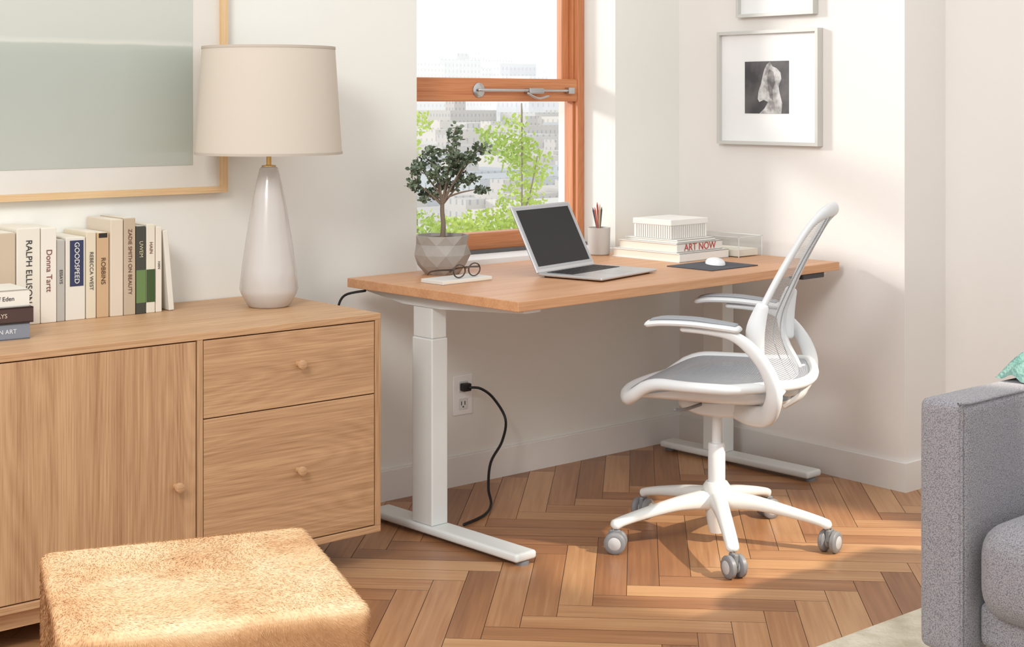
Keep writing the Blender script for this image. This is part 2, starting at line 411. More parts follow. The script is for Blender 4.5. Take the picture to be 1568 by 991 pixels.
# ------------------------------------------------------------------ table lamp
LP = root('table_lamp', (-1.944, -.246, .70), 12)
M_glaze = mat('grey_beige_glaze', (200, 194, 188), .22, coat=.35)
prof = [(.054, 0.0), (.060, .004), (.078, .036), (.083, .050), (.0765, .11), (.065, .19), (.050, .28), (.035, .355), (.026, .393), (.019, .398), (0.001, .398)]
lathe('ceramic_body', prof, M_glaze, LP, 16, smooth=True)
lathe('brass_neck', [(.02, .397), (.02, .401), (.007, .402), (.007, .425), (.012, .427), (.012, .437), (.006, .439), (.006, .6), (0, .6)], M_brass, LP, 20)
ms = bpy.data.materials.new('linen_shade'); ms.use_nodes = True
nt = ms.node_tree; N = nt.nodes; p = N['Principled BSDF']; p.inputs['Base Color'].default_value = lin(222, 213, 200); p.inputs['Roughness'].default_value = .9
tl = N.new('ShaderNodeBsdfTranslucent'); tl.inputs[0].default_value = lin(232, 222, 208); mx = N.new('ShaderNodeMixShader'); mx.inputs[0].default_value = .3
tc = N.new('ShaderNodeTexCoord'); wv = N.new('ShaderNodeTexNoise'); wv.inputs['Scale'].default_value = 1
mp = N.new('ShaderNodeMapping'); mp.inputs['Scale'].default_value = (400, 400, 60)
bp = N.new('ShaderNodeBump'); bp.inputs['Strength'].default_value = .15
nt.links.new(tc.outputs['Object'], mp.inputs[0]); nt.links.new(mp.outputs[0], wv.inputs[0]); nt.links.new(wv.outputs['Fac'], bp.inputs['Height']); nt.links.new(bp.outputs[0], p.inputs['Normal'])
nt.links.new(p.outputs[0], mx.inputs[1]); nt.links.new(tl.outputs[0], mx.inputs[2]); nt.links.new(mx.outputs[0], N['Material Output'].inputs[0])
lathe('shade', [(.207, .434), (.187, .737), (.185, .737), (.205, .434), (.207, .434)], ms, LP, 72, cap=False)
mtr = mat('shade_trim', (184, 172, 158), .8)
for nm, r, z in (('trim_bottom', .2075, .437), ('trim_top', .1875, .735)):
    lathe(nm, [(r, z-.004), (r+.0012, z-.004), (r+.0008, z+.003), (r-.003, z+.003), (r-.003, z-.004), (r, z-.004)], mtr, LP, 72, cap=False)
multibox('spider', [((-.187, -.0015, .725), (.187, .0015, .728)), ((-.0015, -.187, .725), (.0015, .187, .728))], M_brass, LP)
lathe('bulb', [(.006, .5), (.014, .51), (.03, .56), (.026, .59), (0, .60)], M_wplastic, LP, 20)
cable('stem', [(0, 0, .59), (0, 0, .727)], .003, M_brass, LP)

# ------------------------------------------------------------------ books
B = root('upright_books', (0, 0, .7002))
bk = [
    (.048, .242, .145, (196, 178, 154), '', None), (.064, .252, .150, (224, 217, 202), 'RALPH ELLISON', (40, 36, 34)),
    (.044, .250, .148, (228, 221, 208), 'Donna Tartt', (120, 70, 60)), (.024, .215, .140, (180, 176, 168), 'ESSAYS', (70, 70, 70)),
    (.056, .220, .140, (222, 216, 204), 'GOODSPEED', (235, 230, 220)), (.029, .232, .142, (218, 206, 182), 'REBECCA WEST', (80, 70, 60)),
    (.036, .228, .142, (198, 166, 128), 'ROBBINS', (90, 60, 40)), (.038, .262, .15, (214, 200, 180), '', None),
    (.035, .264, .15, (188, 170, 146), 'ZADIE SMITH ON BEAUTY', (110, 60, 50)), (.030, .240, .148, (66, 66, 58), 'UWEM', (200, 190, 160)),
    (.027, .244, .148, (222, 214, 196), 'HAIN', (120, 70, 50)), (.020, .236, .146, (226, 217, 202), 'HAN', (60, 60, 60))]
M_page = mat('page_paper', (232, 225, 210), .9)
x = -2.690
for i, (w_, h_, d_, c_, ti, tcx) in enumerate(bk):
    mm = mat('cover_%d' % i, c_, .55)
    y0 = -.155+(.15-d_)*.6
    box('book_%d' % i, (x+.0007, y0, 0), (x+w_-.0007, -.004, h_), mm, B, .002)
    multibox('pages_%d' % i, [((x+.004, y0+.006, h_-.001), (x+w_-.004, -.006, h_+.0006))], M_page, B)
    if i == 4:
        box('label_%d' % i, (x+.012, y0-.0008, .09), (x+w_-.006, y0+.001, .212), mat('navy_label', (46, 54, 86), .5), B)
    if i in (9, 10):
        box('label_%d' % i, (x+.001, y0-.0008, .03), (x+w_-.001, y0+.001, .12), mat('label_green_%d' % i, (102, 130, 76) if i == 9 else (60, 82, 44), .5), B)
    if i == 6:
        box('label_%d' % i, (x+.006, y0-.0008, .215), (x+w_-.006, y0+.001, .227), mat('dark_cap', (40, 34, 30), .5), B)
    if ti:
        sz = min(w_*.5, h_*.9/len(ti)*1.35)
        if i == 4: sz = .019
        if i == 1: sz = .0235
        text('title_%d' % i, ti, sz, mat('ink_%d' % i, tcx, .6), B, (x+w_/2+(.003 if i == 4 else 0), y0-.0012, h_*(.55 if i != 4 else .69)+(.045 if i in (9, 10) else 0)), DOWN)
    x += w_+.001
box('book_leaning', (x+.012, -.15, .001), (x+.028, -.02, .225), mat('cover_lean', (222, 216, 204), .6), B, .002, rot=(0, math.radians(-5), 0))
HB = root('stacked_books', (-2.80, -.29, .7002), -4)
z = 0
for i, (h_, c_, wx, dy) in enumerate([(.040, (124, 130, 140), .22, .15), (.038, (70, 48, 44), .235, .16), (.042, (226, 220, 208), .22, .145)]):
    mc = mat('hcover_%d' % i, c_, .5)
    multibox('hard_cover_%d' % i, [((-wx/2, -dy/2, z), (wx/2, dy/2, z+.003)), ((-wx/2, -dy/2, z+h_-.003), (wx/2, dy/2, z+h_)), ((-wx/2, -dy/2, z), (wx/2, -dy/2+.003, z+h_))], mc, HB)
    box('page_block_%d' % i, (-wx/2+.004, -dy/2+.003, z+.003), (wx/2-.004, dy/2-.004, z+h_-.003), M_page, HB)
    text('spine_text_%d' % i, ['MODERN ART', 'ESSAYS', 'Game of Eden'][i], .015, mat('hink_%d' % i, [(225, 225, 225), (210, 190, 170), (40, 40, 40)][i], .6), HB, (.03, -dy/2-.0008, z+h_/2), UP)
    z += h_+.0005

# ------------------------------------------------------------------ large framed print (wall_back)
M_oakf = wood('frame_oak', (222, 190, 146), (200, 162, 116), 'Z')
M_oakfx = wood('frame_oak_x', (222, 190, 146), (200, 162, 116), 'X')
P1 = root('framed_landscape_print')
px0, px1, pz0, pz1 = -3.15, -1.956, 1.015, 1.93
fw = .018
multibox('frame_sides', [((px0, -.035, pz0), (px0+fw, -.002, pz1)), ((px1-fw, -.035, pz0), (px1, -.002, pz1))], M_oakf, P1)
multibox('frame_rails', [((px0+fw, -.035, pz0), (px1-fw, -.002, pz0+fw)), ((px0+fw, -.035, pz1-fw), (px1-fw, -.002, pz1))], M_oakfx, P1)
mm = mat('mat_board', (216, 211, 202), .25, coat=.6)
box('mat_board', (px0+fw, -.016, pz0+fw), (px1-fw, -.006, pz1-fw), mm, P1)
def painting():
    m = bpy.data.materials.new('seascape_print'); m.use_nodes = True; nt = m.node_tree; N = nt.nodes; p = N['Principled BSDF']
    p.inputs['Roughness'].default_value = .35; p.inputs['Coat Weight'].default_value = .7; p.inputs['Coat Roughness'].default_value = .03
    tc = N.new('ShaderNodeTexCoord'); sx = N.new('ShaderNodeSeparateXYZ'); nt.links.new(tc.outputs['Object'], sx.inputs[0])
    rp = N.new('ShaderNodeValToRGB'); mr = N.new('ShaderNodeMapRange'); mr.inputs[1].default_value = -.35; mr.inputs[2].default_value = .35
    nt.links.new(sx.outputs[2], mr.inputs[0])
    nz = N.new('ShaderNodeTexNoise'); nz.inputs['Scale'].default_value = 7; nz.inputs['Detail'].default_value = 8
    nt.links.new(tc.outputs['Object'], nz.inputs['Vector'])
    ad = N.new('ShaderNodeMath'); ad.operation = 'MULTIPLY_ADD'; ad.inputs[1].default_value = .015; nt.links.new(nz.outputs['Fac'], ad.inputs[0]); nt.links.new(mr.outputs[0], ad.inputs[2])
    cr = rp.color_ramp; cr.elements[0].position = 0; cr.elements[0].color = lin(174, 177, 166); cr.elements[1].position = 1; cr.elements[1].color = lin(198, 200, 189)
    for q, c in ((.30, (166, 172, 162)), (.42, (166, 173, 163)), (.462, (172, 178, 167)), (.470, (202, 203, 192)), (.49, (188, 192, 182))):
        e = cr.elements.new(q); e.color = lin(*c)
    nt.links.new(ad.outputs[0], rp.inputs[0]); nt.links.new(rp.outputs[0], p.inputs['Base Color']); return m
box('print', (px0+fw+.07, -.0175, pz0+fw+.065), (px1-fw-.088, -.016, pz1-fw-.065), painting(), P1)

# ------------------------------------------------------------------ small framed photographs (wall_right)
M_silver = mat('silver_frame', (204, 202, 196), .35, metal=.3)
M_mat2 = mat('white_mat', (236, 236, 234), .5)
M_dark = mat('photo_dark', (58, 56, 58), .4, vscale=14, rgb2=(92, 88, 88))
M_horse = mat('photo_light', (200, 198, 196), .4, vscale=30, rgb2=(128, 124, 122))
M_horse2 = mat('photo_mid', (150, 146, 144), .4, vscale=30, rgb2=(80, 76, 76))
def small_frame(nm, ya, yb, za, zb, pr):
    r = root(nm); f = .012
    multibox('frame', [((-.03, ya, za), (-.001, ya+f, zb)), ((-.03, yb-f, za), (-.001, yb, zb)), ((-.03, ya+f, za), (-.001, yb-f, za+f)), ((-.03, ya+f, zb-f), (-.001, yb-f, zb))], M_silver, r)
    box('mat_board', (-.014, ya+f, za+f), (-.002, yb-f, zb-f), M_mat2, r)
    (pa, pb, qa, qb) = pr
    box('photo', (-.0155, pa, qa), (-.014, pb, qb), M_dark, r)
    return r
r = small_frame('framed_horse_photo', -.68, -.217, 1.128, 1.538, (-.542, -.34, 1.24, 1.427))
hp = [(.50, .93), (.58, .99), (.64, .90), (.74, .86), (.82, .78), (.84, .66), (.78, .52), (.80, .40), (.86, .2), (.84, .0), (.34, .0), (.46, .10), (.54, .22), (.44, .26), (.34, .22), (.30, .28), (.32, .42), (.38, .58), (.42, .74), (.46, .86)]
obj('horse', [(-.0160, -.34-.202*a, 1.24+.187*b) for a, b in hp], [tuple(range(len(hp)))], M_horse, r)
hp2 = [(.56, .84), (.66, .80), (.70, .6), (.64, .44), (.66, .25), (.58, .3), (.54, .5), (.52, .7)]
obj('horse_shading', [(-.0163, -.34-.202*a, 1.24+.187*b) for a, b in hp2], [tuple(range(len(hp2)))], M_horse2, r)
small_frame('framed_photo', -.66, -.309, 1.587, 1.94, (-.56, -.41, 1.68, 1.85))

# ------------------------------------------------------------------ desk
DX, DY, DR = -1.540, -.865, 3.0
D = root('standing_desk', (DX, DY, 0), DR)
M_dtop = wood('maple_top', (210, 160, 118), (186, 132, 92), 'X', (2, 5, 1), rough=.4, ring=4, rings=.12)
LD, WD = 1.495, .765
box('top', (0, 0, .712), (LD, WD, .74), M_dtop, D, .002)
def leg(nm, lx, flip):
    box(nm+'_foot_beam', (lx-.04, .05, .012), (lx+.04, .71, .036), M_white, D, .009, 3)
    for k, yy in enumerate((.07, .69)):
        lathe(nm+'_glide_%d' % k, [(0, 0), (.02, 0), (.02, .008), (.01, .012), (0, .0125)], M_gplastic, D, 16, (lx, yy, 0))
    box(nm+'_column_lower', (lx-.031, .42, .036), (lx+.031, .512, .585), M_white, D, .004)
    box(nm+'_column_upper', (lx-.0285, .4225, .585), (lx+.0285, .5095, .69), M_white, D, .004)
    V = []
    for xx in (lx-.033, lx+.033):
        V += [(xx, .03, .7115), (xx, .73, .7115), (xx, .73, .70), (xx, .55, .678), (xx, .38, .678), (xx, .03, .70)]
    F = [(0, 1, 2, 3, 4, 5), (11, 10, 9, 8, 7, 6)]+[(i, i+6, (i+1) % 6+6, (i+1) % 6) for i in range(6)]
    obj(nm+'_bracket', V, F, M_white, D)
leg('left', .080, 1); leg('right', LD-.07, -1)
box('crossbar_rear', (.1, .50, .672), (LD-.09, .54, .7115), M_white, D, .003)
box('crossbar_front', (.1, .39, .672), (LD-.09, .43, .7115), M_white, D, .003)
box('control_keypad', (1.31, .015, .692), (1.43, .075, .7115), mat('keypad', (60, 60, 64), .4), D, .004)
cable('hanging_cable', [(.02, .70, .705), (-.02, .75, .69), (-.035, .765, .65), (-.03, .77, .60), (.0, .775, .5), (.05, .77, .35)], .004, M_black, D)
DT = .7402

# laptop
LT = root('laptop', (-.963, -.425, DT), 14)
box('base', (-.163, -.235, .004), (.163, 0, .013), M_alu, LT, .004, 3)
box('keyboard_well', (-.14, -.115, .0128), (.14, -.015, .0133), mat('key_well', (170, 171, 174), .4, metal=.4), LT)
M_key = mat('black_keys', (28, 28, 30), .5)
keys = []
for rr in range(6):
    for cc in range(14):
        if rr == 0 and 4 <= cc <= 8: continue
        keys.append(((-.136+cc*.0195, -.113+rr*.0165, .0133), (-.136+cc*.0195+.016, -.113+rr*.0165+.0135, .0145)))
keys.append(((-.136+4*.0195, -.113, .0133), (-.136+8*.0195+.016, -.0995, .0145)))
multibox('keys', keys, M_key, LT)
box('trackpad', (-.052, -.215, .0128), (.052, -.135, .0133), mat('trackpad', (190, 191, 194), .3, metal=.5), LT)
multibox('feet', [((-.14, -.22, 0), (-.12, -.2, .004)), ((.12, -.22, 0), (.14, -.2, .004)), ((-.14, -.03, 0), (-.12, -.01, .004)), ((.12, -.03, 0), (.14, -.01, .004))], M_black, LT)
scr = bpy.data.objects.new('screen_hinge', None); COL.objects.link(scr); scr.parent = LT; scr.location = (0, .0, .012); scr.rotation_euler = (math.radians(-27), 0, 0)
box('lid', (-.163, .0, .0), (.163, .006, .226), M_alu, scr, .002, 2)
box('bezel', (-.157, -.0006, .012), (.157, .0, .220), mat('lid_bezel', (185, 187, 190), .35, metal=.5), scr)
box('display', (-.145, -.0012, .020), (.145, -.0006, .210), mat('dark_display', (36, 36, 38), .35, spec=.25), scr)

# potted tree
PT = root('potted_tree', (-1.285, -.195, DT), -40)
M_pot = mat('faceted_concrete', (164, 157, 149), .7, bump=.1, var=.05, vscale=20)
V = []; F = []
nf = 9
rings = [(.054, 0, 0), (.078, .028, .5), (.091, .062, 0), (.082, .094, .5), (.085, .122, 0)]
for r_, z_, o_ in rings:
    for k in range(nf):
        a = 2*math.pi*(k+o_)/nf; V.append((r_*math.cos(a), r_*math.sin(a), z_))
for i in range(len(rings)-1):
    for k in range(nf):
        a = i*nf+k; b = i*nf+(k+1) % nf; c = a+nf; d = b+nf
        if rings[i][2] == 0: F += [(a, b, c), (b, d, c)]
        else: F += [(a, b, d), (a, d, c)]
F.append(tuple(range(nf))[::-1])
kb = len(V)
for r_, z_ in ((.079, .122), (.076, .105)):
    for k in range(nf):
        a = 2*math.pi*k/nf; V.append((r_*math.cos(a), r_*math.sin(a), z_))
for k in range(nf):
    a = (len(rings)-1)*nf+k; b = (len(rings)-1)*nf+(k+1) % nf
    F.append((a, b, kb+(k+1) % nf, kb+k)); F.append((kb+k, kb+(k+1) % nf, kb+nf+(k+1) % nf, kb+nf+k))
F.append(tuple(range(kb+nf, kb+2*nf)))
obj('pot', V, F, M_pot, PT)
lathe('soil', [(.0, .104), (.07, .106), (.066, .112), (.03, .116), (0, .117)], mat('soil', (86, 70, 56), .95, bump=.6, bscale=150), PT, 24)
M_trunk = mat('plant_bark', (128, 112, 96), .9, bump=.5, bscale=80)
sweep('trunk', [(0, 0, .105, .009, .009), (.004, 0, .15, .008, .008), (0, .003, .20, .007, .007), (.003, 0, .245, .007, .006)], M_trunk, PT, segs=10)
pc = [(.04, .02, .43, .024, .05, .045, 100), (.03, -.03, .37, .03, .045, .03, 120), (-.035, .02, .37, .035, .045, .03, 140), (-.075, 0, .33, .028, .045, .028, 120), (-.085, -.02, .28, .022, .035, .022, 90),
      (.045, .02, .335, .035, .05, .03, 160), (.085, -.02, .365, .028, .035, .022, 110), (.125, 0, .395, .03, .02, .016, 60), (.08, .03, .295, .035, .04, .018, 120), (.125, 0, .262, .022, .03, .012, 60), (-.01, -.03, .315, .04, .04, .03, 160), (.02, .03, .275, .04, .045, .018, 110), (-.04, .02, .25, .035, .035, .015, 90), (-.055, .01, .235, .02, .02, .012, 25)]
M_pl = mat('small_leaf', (112, 126, 100), .45, vscale=30, rgb2=(70, 86, 66))
leaves('foliage', pc, .0150, M_pl, PT, asp=.7)
for i, c in enumerate(pc):
    b0 = (.003, 0, .235) if i % 2 else (.0, .0, .215)
    sweep('twig_%d' % i, [(b0[0], b0[1], b0[2], .004, .004), ((b0[0]+c[0])*.45, (b0[1]+c[1])*.45, (b0[2]*.55+c[2]*.45)+.008, .003, .003), (c[0], c[1], c[2]+c[5]*.5, .0012, .0012)], M_trunk, PT, segs=6, n=4)

# notebook + eyeglasses
NB = root('small_notebook', (-1.375, -.385, DT), 4)
box('cover', (-.10, -.05, 0), (.10, .05, .012), mat('notebook_cover', (216, 214, 208), .6), NB, .002)
box('page_edge', (-.098, -.0505, .003), (.098, .0505, .009), M_page, NB)
EG = root('eyeglasses', (-1.365, -.385, DT+.0125), 10)
M_frame = mat('tortoise_acetate', (78, 52, 36), .25, coat=.5, vscale=60, rgb2=(36, 26, 22))
for sx in (-1, 1):
    pts = []
    for k in range(12):
        a = 2*math.pi*k/12; pts.append((sx*.034+.026*math.cos(a), -.03, .022+.019*math.sin(a), .0022, .0022))
    sweep('rim_%s' % ('l' if sx < 0 else 'r'), pts, M_frame, EG, closed=True, side=(0, 1, 0), segs=8, n=3)
    sweep('temple_%s' % ('l' if sx < 0 else 'r'), [(sx*.062, -.028, .028, .0012, .0028), (sx*.062, .03, .022, .0012, .0024), (sx*.056, .07, .014, .0012, .0026), (sx*.05, .085, .004, .0012, .003)], M_frame, EG, side=(1, 0, 0), segs=8)
    obj('lens_%s' % ('l' if sx < 0 else 'r'), [(sx*.034+.025*math.cos(2*math.pi*k/24), -.03, .022+.018*math.sin(2*math.pi*k/24)) for k in range(24)], [tuple(range(24))], mg, EG)
sweep('bridge', [(-.009, -.03, .026, .002, .002), (0, -.031, .03, .002, .002), (.009, -.03, .026, .002, .002)], M_frame, EG, segs=8)

# pencil cup
PC = root('pencil_cup', (-.505, -.09, DT))
M_stone = mat('stoneware', (200, 196, 190), .5)
lathe('cup', [(0, 0), (.034, 0), (.038, .004), (.040, .095), (.0405, .097), (.037, .097), (.035, .01), (0, .008)], M_stone, PC, 40)
for i, (a, t_, c_, l_) in enumerate([(200, 16, (190, 96, 80), .155), (160, 13, (60, 70, 90), .15), (240, 8, (200, 180, 150), .16), (80, 8, (170, 60, 50), .165), (20, 12, (90, 90, 90), .15)]):
    a = math.radians(a); s_ = math.sin(math.radians(t_)); c2 = math.cos(math.radians(t_))
    b0 = Vector((-math.cos(a)*.012, -math.sin(a)*.012, .01)); dr = Vector((math.cos(a)*s_, math.sin(a)*s_, c2))
    e = b0+dr*l_; e2 = b0+dr*(l_+.012)
    sweep('pencil_%d' % i, [(*b0, .0035, .0035), (*e, .0035, .0035), (*e2, .0006, .0006)], mat('pencil_%d' % i, c_, .5), PC, side=(1, 0, 0), segs=6, n=1, smooth=False, endround=False)

# book stack with box
BS = root('desk_book_stack', (-.363, -.300, DT), 3)
z = 0
for i, (h_, wx, dy, c_) in enumerate([(.030, .26, .31, (228, 227, 222)), (.030, .24, .27, (220, 216, 208)), (.010, .20, .24, (230, 228, 222))]):
    mc = mat('dcover_%d' % i, c_, .5)
    multibox('cover_%d' % i, [((-wx/2, -dy/2, z), (wx/2, dy/2, z+.003)), ((-wx/2, -dy/2, z+h_-.003), (wx/2, dy/2, z+h_)), ((-wx/2, -dy/2, z), (wx/2, -dy/2+.003, z+h_))], mc, BS)
    box('page_block_%d' % i, (-wx/2+.004, -dy/2+.003, z+.003), (wx/2-.004, dy/2-.004, z+h_-.003), M_page, BS)
    if i == 1: text('cover_title', 'ART NOW', .035, mat('red_ink', (176, 62, 52), .5), BS, (.0, -dy/2-.001, z+h_/2), UP)
    z += h_+.0005
M_strip = mat('box_card', (230, 228, 222), .6)
bx = .002
box('lidded_box', (-.095+bx, -.085, z), (.095+bx, .085, z+.052), M_strip, BS, .002)
box('box_lid', (-.098+bx, -.088, z+.046), (.098+bx, .088, z+.066), M_strip, BS, .002)
mst = mat('box_stripe', (168, 164, 158), .6)
multibox('stripes_front', [((-.091+bx+k*.010, -.0856, z+.002), (-.088+bx+k*.010, -.085, z+.045)) for k in range(18)], mst, BS)
multibox('stripes_left', [((-.0956+bx, -.08+k*.010, z+.002), (-.095+bx, -.077+k*.010, z+.045)) for k in range(16)], mst, BS)

AT = root('acrylic_tray', (-.155, -.33, DT), 3)
ma = bpy.data.materials.new('clear_acrylic'); ma.use_nodes = True; nt = ma.node_tree; N = nt.nodes; N.remove(N['Principled BSDF'])
tr = N.new('ShaderNodeBsdfTransparent'); tr.inputs[0].default_value = (.95, .96, .96, 1); gl = N.new('ShaderNodeBsdfGlossy'); gl.inputs['Roughness'].default_value = .05
mx = N.new('ShaderNodeMixShader'); mx.inputs[0].default_value = .12; nt.links.new(tr.outputs[0], mx.inputs[1]); nt.links.new(gl.outputs[0], mx.inputs[2]); nt.links.new(mx.outputs[0], N['Material Output'].inputs[0])
h_ = .072; a_, b_ = .065, .15
V = [(-a_, -b_, .001), (a_, -b_, .001), (a_, b_, .001), (-a_, b_, .001), (-a_, -b_, h_), (a_, -b_, h_), (a_, b_, h_), (-a_, b_, h_)]
obj('tray_walls', V, [(0, 1, 2, 3), (0, 1, 5, 4), (1, 2, 6, 5), (2, 3, 7, 6), (3, 0, 4, 7)], ma, AT)
M_edge = mat('acrylic_edge', (214, 218, 218), .3)
e_ = .0012
multibox('tray_rim', [((-a_-e_, -b_-e_, h_-.002), (a_+e_, -b_+e_, h_)), ((-a_-e_, b_-e_, h_-.002), (a_+e_, b_+e_, h_)), ((-a_-e_, -b_, h_-.002), (-a_+e_, b_, h_)), ((a_-e_, -b_, h_-.002), (a_+e_, b_, h_)),
                      ((-a_-e_, -b_-e_, 0), (-a_+e_, -b_+e_, h_)), ((a_-e_, -b_-e_, 0), (a_+e_, -b_+e_, h_)), ((a_-e_, b_-e_, 0), (a_+e_, b_+e_, h_))], M_edge, AT)
box('paper', (-.055, -.14, .0025), (.055, .14, .026), M_page, AT, .001)

MP = root('mouse_pad', (-.475, -.60, DT), 3)
box('pad', (-.12, -.095, 0), (.12, .095, .003), mat('charcoal_felt', (74, 76, 82), .8, bump=.3), MP, .001)
MS = root('computer_mouse', (-.45, -.59, DT+.0032), 62)
def mfn(u, v):
    th = u*math.pi*2; ph = v*math.pi/2
    return (.055*math.cos(th)*math.cos(ph), .029*math.sin(th)*math.cos(ph), .001+.022*math.sin(ph)**.8)
grid('mouse_body', mfn, 32, 10, M_wplastic, MS)
lathe('mouse_base', [(0, 0), (.027, 0), (.027, .002), (0, .002)], M_gplastic, MS, 24)

# ------------------------------------------------------------------ outlet + power cord
OU = root('wall_outlet')
box('plate', (-1.092, -.006, .234), (-1.012, -.0005, .366), M_reveal, OU, .002)
for k, zz in enumerate((.328, .27)):
    box('socket_%d' % k, (-1.070, -.008, zz-.018), (-1.034, -.006, zz+.018), M_wplastic, OU, .003)
    multibox('slots_%d' % k, [((-1.061, -.0085, zz-.004), (-1.058, -.008, zz+.009)), ((-1.047, -.0085, zz-.004), (-1.044, -.008, zz+.009)), ((-1.055, -.0085, zz-.012), (-1.05, -.008, zz-.007))], M_black, OU)
PCD = root('power_cord')
box('plug', (-1.068, -.034, .315), (-1.036, -.0086, .341), M_black, PCD, .004)
cable('cord', [(-1.05, -.034, .328), (-1.02, -.06, .325), (-.985, -.085, .292), (-.962, -.12, .225), (-1.010, -.16, .165), (-1.091, -.20, .115), (-1.150, -.26, .055), (-1.180, -.31, .018), (-1.25, -.36, .006), (-1.36, -.40, .006)], .0045, M_black, PCD)

# ------------------------------------------------------------------ office chair  (local +X forward, +Y chair's left)
CH = root('office_chair', (-.898, -1.0, 0), 118)
star = [(-130.2-118+72*k) for k in range(5)]
lathe('hub', [(0, .028), (.020, .03), (.026, .05), (.034, .10), (.040, .14), (.040, .165), (.031, .178), (0, .178)], M_white, CH, 32)
lathe('column_sleeve', [(.025, .17), (.025, .285), (.022, .29), (0, .29)], M_wplastic, CH, 32)
lathe('gas_cylinder', [(.014, .28), (.014, .385), (0, .385)], M_wplastic, CH, 24)
M_cap = mat('castor_cap', (190, 191, 191), .4)
for k, a in enumerate(star):
    a = math.radians(a); c_, s_ = math.cos(a), math.sin(a)
    sweep('base_leg_%d' % (k+1), [(.02*c_, .02*s_, .128, .026, .030), (.12*c_, .12*s_, .122, .022, .020), (.22*c_, .22*s_, .104, .020, .015), (.29*c_, .29*s_, .088, .019, .013), (.318*c_, .318*s_, .078, .018, .014)], M_white, CH, side=(-s_, c_, 0), power=2.6)
    cr = math.radians([25, 70, -30, 110, 150][k]) + a
    cc = Vector((.322*c_, .322*s_, 0))
    hub = bpy.data.objects.new('castor_%d' % (k+1), None); COL.objects.link(hub); hub.parent = CH; hub.location = cc; hub.rotation_euler = (0, 0, cr)
    cable('castor_stem_%d' % (k+1), [(0, 0, .04), (0, 0, .075)], .006, M_chrome, hub)
    for sgn in (-1, 1):
        lathe('wheel_%d_%d' % (k+1, sgn), [(0, -.010), (.020, -.010), (.027, -.009), (.031, -.005), (.031, .005), (.027, .009), (.020, .010), (0, .010)], M_gplastic, hub, 32, (.006, sgn*.017, .031), (math.radians(90), 0, 0))
        lathe('wheel_cap_%d_%d' % (k+1, sgn), [(0, -.0125), (.016, -.0115), (.019, -.0095), (.019, .0095), (.016, .0115), (0, .0125)], M_cap, hub, 24, (.006, sgn*.017, .031), (math.radians(90), 0, 0))
    box('castor_fork_%d' % (k+1), (-.012, -.007, .03), (.02, .007, .066), M_gplastic, hub, .004)

def mesh_mat(name, rgb, su, sv, alpha, thr=.24):
    m = bpy.data.materials.new(name); m.use_nodes = True; nt = m.node_tree; N = nt.nodes; p = N['Principled BSDF']
    p.inputs['Roughness'].default_value = .6; p.inputs['Base Color'].default_value = lin(*rgb)
    uv = N.new('ShaderNodeUVMap'); sx = N.new('ShaderNodeSeparateXYZ'); nt.links.new(uv.outputs[0], sx.inputs[0])
    outs = []
    for k, s_ in ((0, su), (1, sv)):
        mu = N.new('ShaderNodeMath'); mu.operation = 'MULTIPLY'; mu.inputs[1].default_value = s_; nt.links.new(sx.outputs[k], mu.inputs[0])
        pp = N.new('ShaderNodeMath'); pp.operation = 'PINGPONG'; pp.inputs[1].default_value = .5; nt.links.new(mu.outputs[0], pp.inputs[0])
        g_ = N.new('ShaderNodeMath'); g_.operation = 'GREATER_THAN'; g_.inputs[1].default_value = thr; nt.links.new(pp.outputs[0], g_.inputs[0]); outs.append(g_)
    mn = N.new('ShaderNodeMath'); mn.operation = 'MULTIPLY'; nt.links.new(outs[0].outputs[0], mn.inputs[0]); nt.links.new(outs[1].outputs[0], mn.inputs[1])
    al = N.new('ShaderNodeMapRange'); al.inputs[3].default_value = 1; al.inputs[4].default_value = alpha; nt.links.new(mn.outputs[0], al.inputs[0])
    nt.links.new(al.outputs[0], p.inputs['Alpha']); return m
M_meshS = mesh_mat('seat_mesh', (166, 170, 176), 90, 90, .25)
M_meshB = mesh_mat('back_mesh', (204, 208, 213), 110, 70, .08, .12)

SW, SL = .235, .235
def seat_xy(u, v):
    a = u*math.sqrt(1-.35*v*v); b = v*math.sqrt(1-.35*u*u)
    x = -.01 + SL*a*1.12; y = SW*b*1.12*(1-.06*a)
    return x, y
def seat_z(u, v):
    front = max(0, u-.45)
    return .492 - .055*(front/.55)**2 + .012*(v*v) - .012*(1-u*u)*(1-v*v) + (.02*max(0, -u-.4))
def sfn(i, j):
    u, v = i*2-1, j*2-1; x, y = seat_xy(u, v); return (x, y, seat_z(u, v))
grid('seat_mesh', sfn, 28, 24, M_meshS, CH)
ed = []
for k in range(48):
    t_ = 2*math.pi*k/48
    c_, s_ = math.cos(t_), math.sin(t_); mxx = max(abs(c_), abs(s_)); u, v = c_/mxx, s_/mxx
    x, y = seat_xy(u, v); fr_ = max(0, c_)
    ed.append((x, y, seat_z(u, v)-.008, .015+.008*fr_**2, .014+.006*fr_**2))
sweep('seat_frame', ed, M_wplastic, CH, side=(0, 0, 1), closed=True, n=2, segs=12)
def ufn(i, j):
    u = i*2-1; th = math.pi*j
    x = -.02+.20*u
    hw = .215*(1-.12*u*u); zt = .478-.03*max(0, u)**2; dp = .052*(1-.75*max(0, u)**2)*(1-.3*max(0, -u)**4)
    return (x, hw*math.cos(th), zt-dp*math.sin(th)**.55)
grid('seat_pan', ufn, 16, 28, M_wplastic, CH)
sweep('mechanism', [(.09, 0, .405, .05, .018), (.03, 0, .398, .065, .026), (-.06, 0, .402, .07, .030), (-.15, 0, .42, .07, .028), (-.21, 0, .445, .06, .020)], M_wplastic, CH, side=(0, 1, 0), power=3)
cable('height_lever', [(.03, .05, .41), (.05, .15, .412), (.07, .20, .418)], .005, M_gplastic, CH)
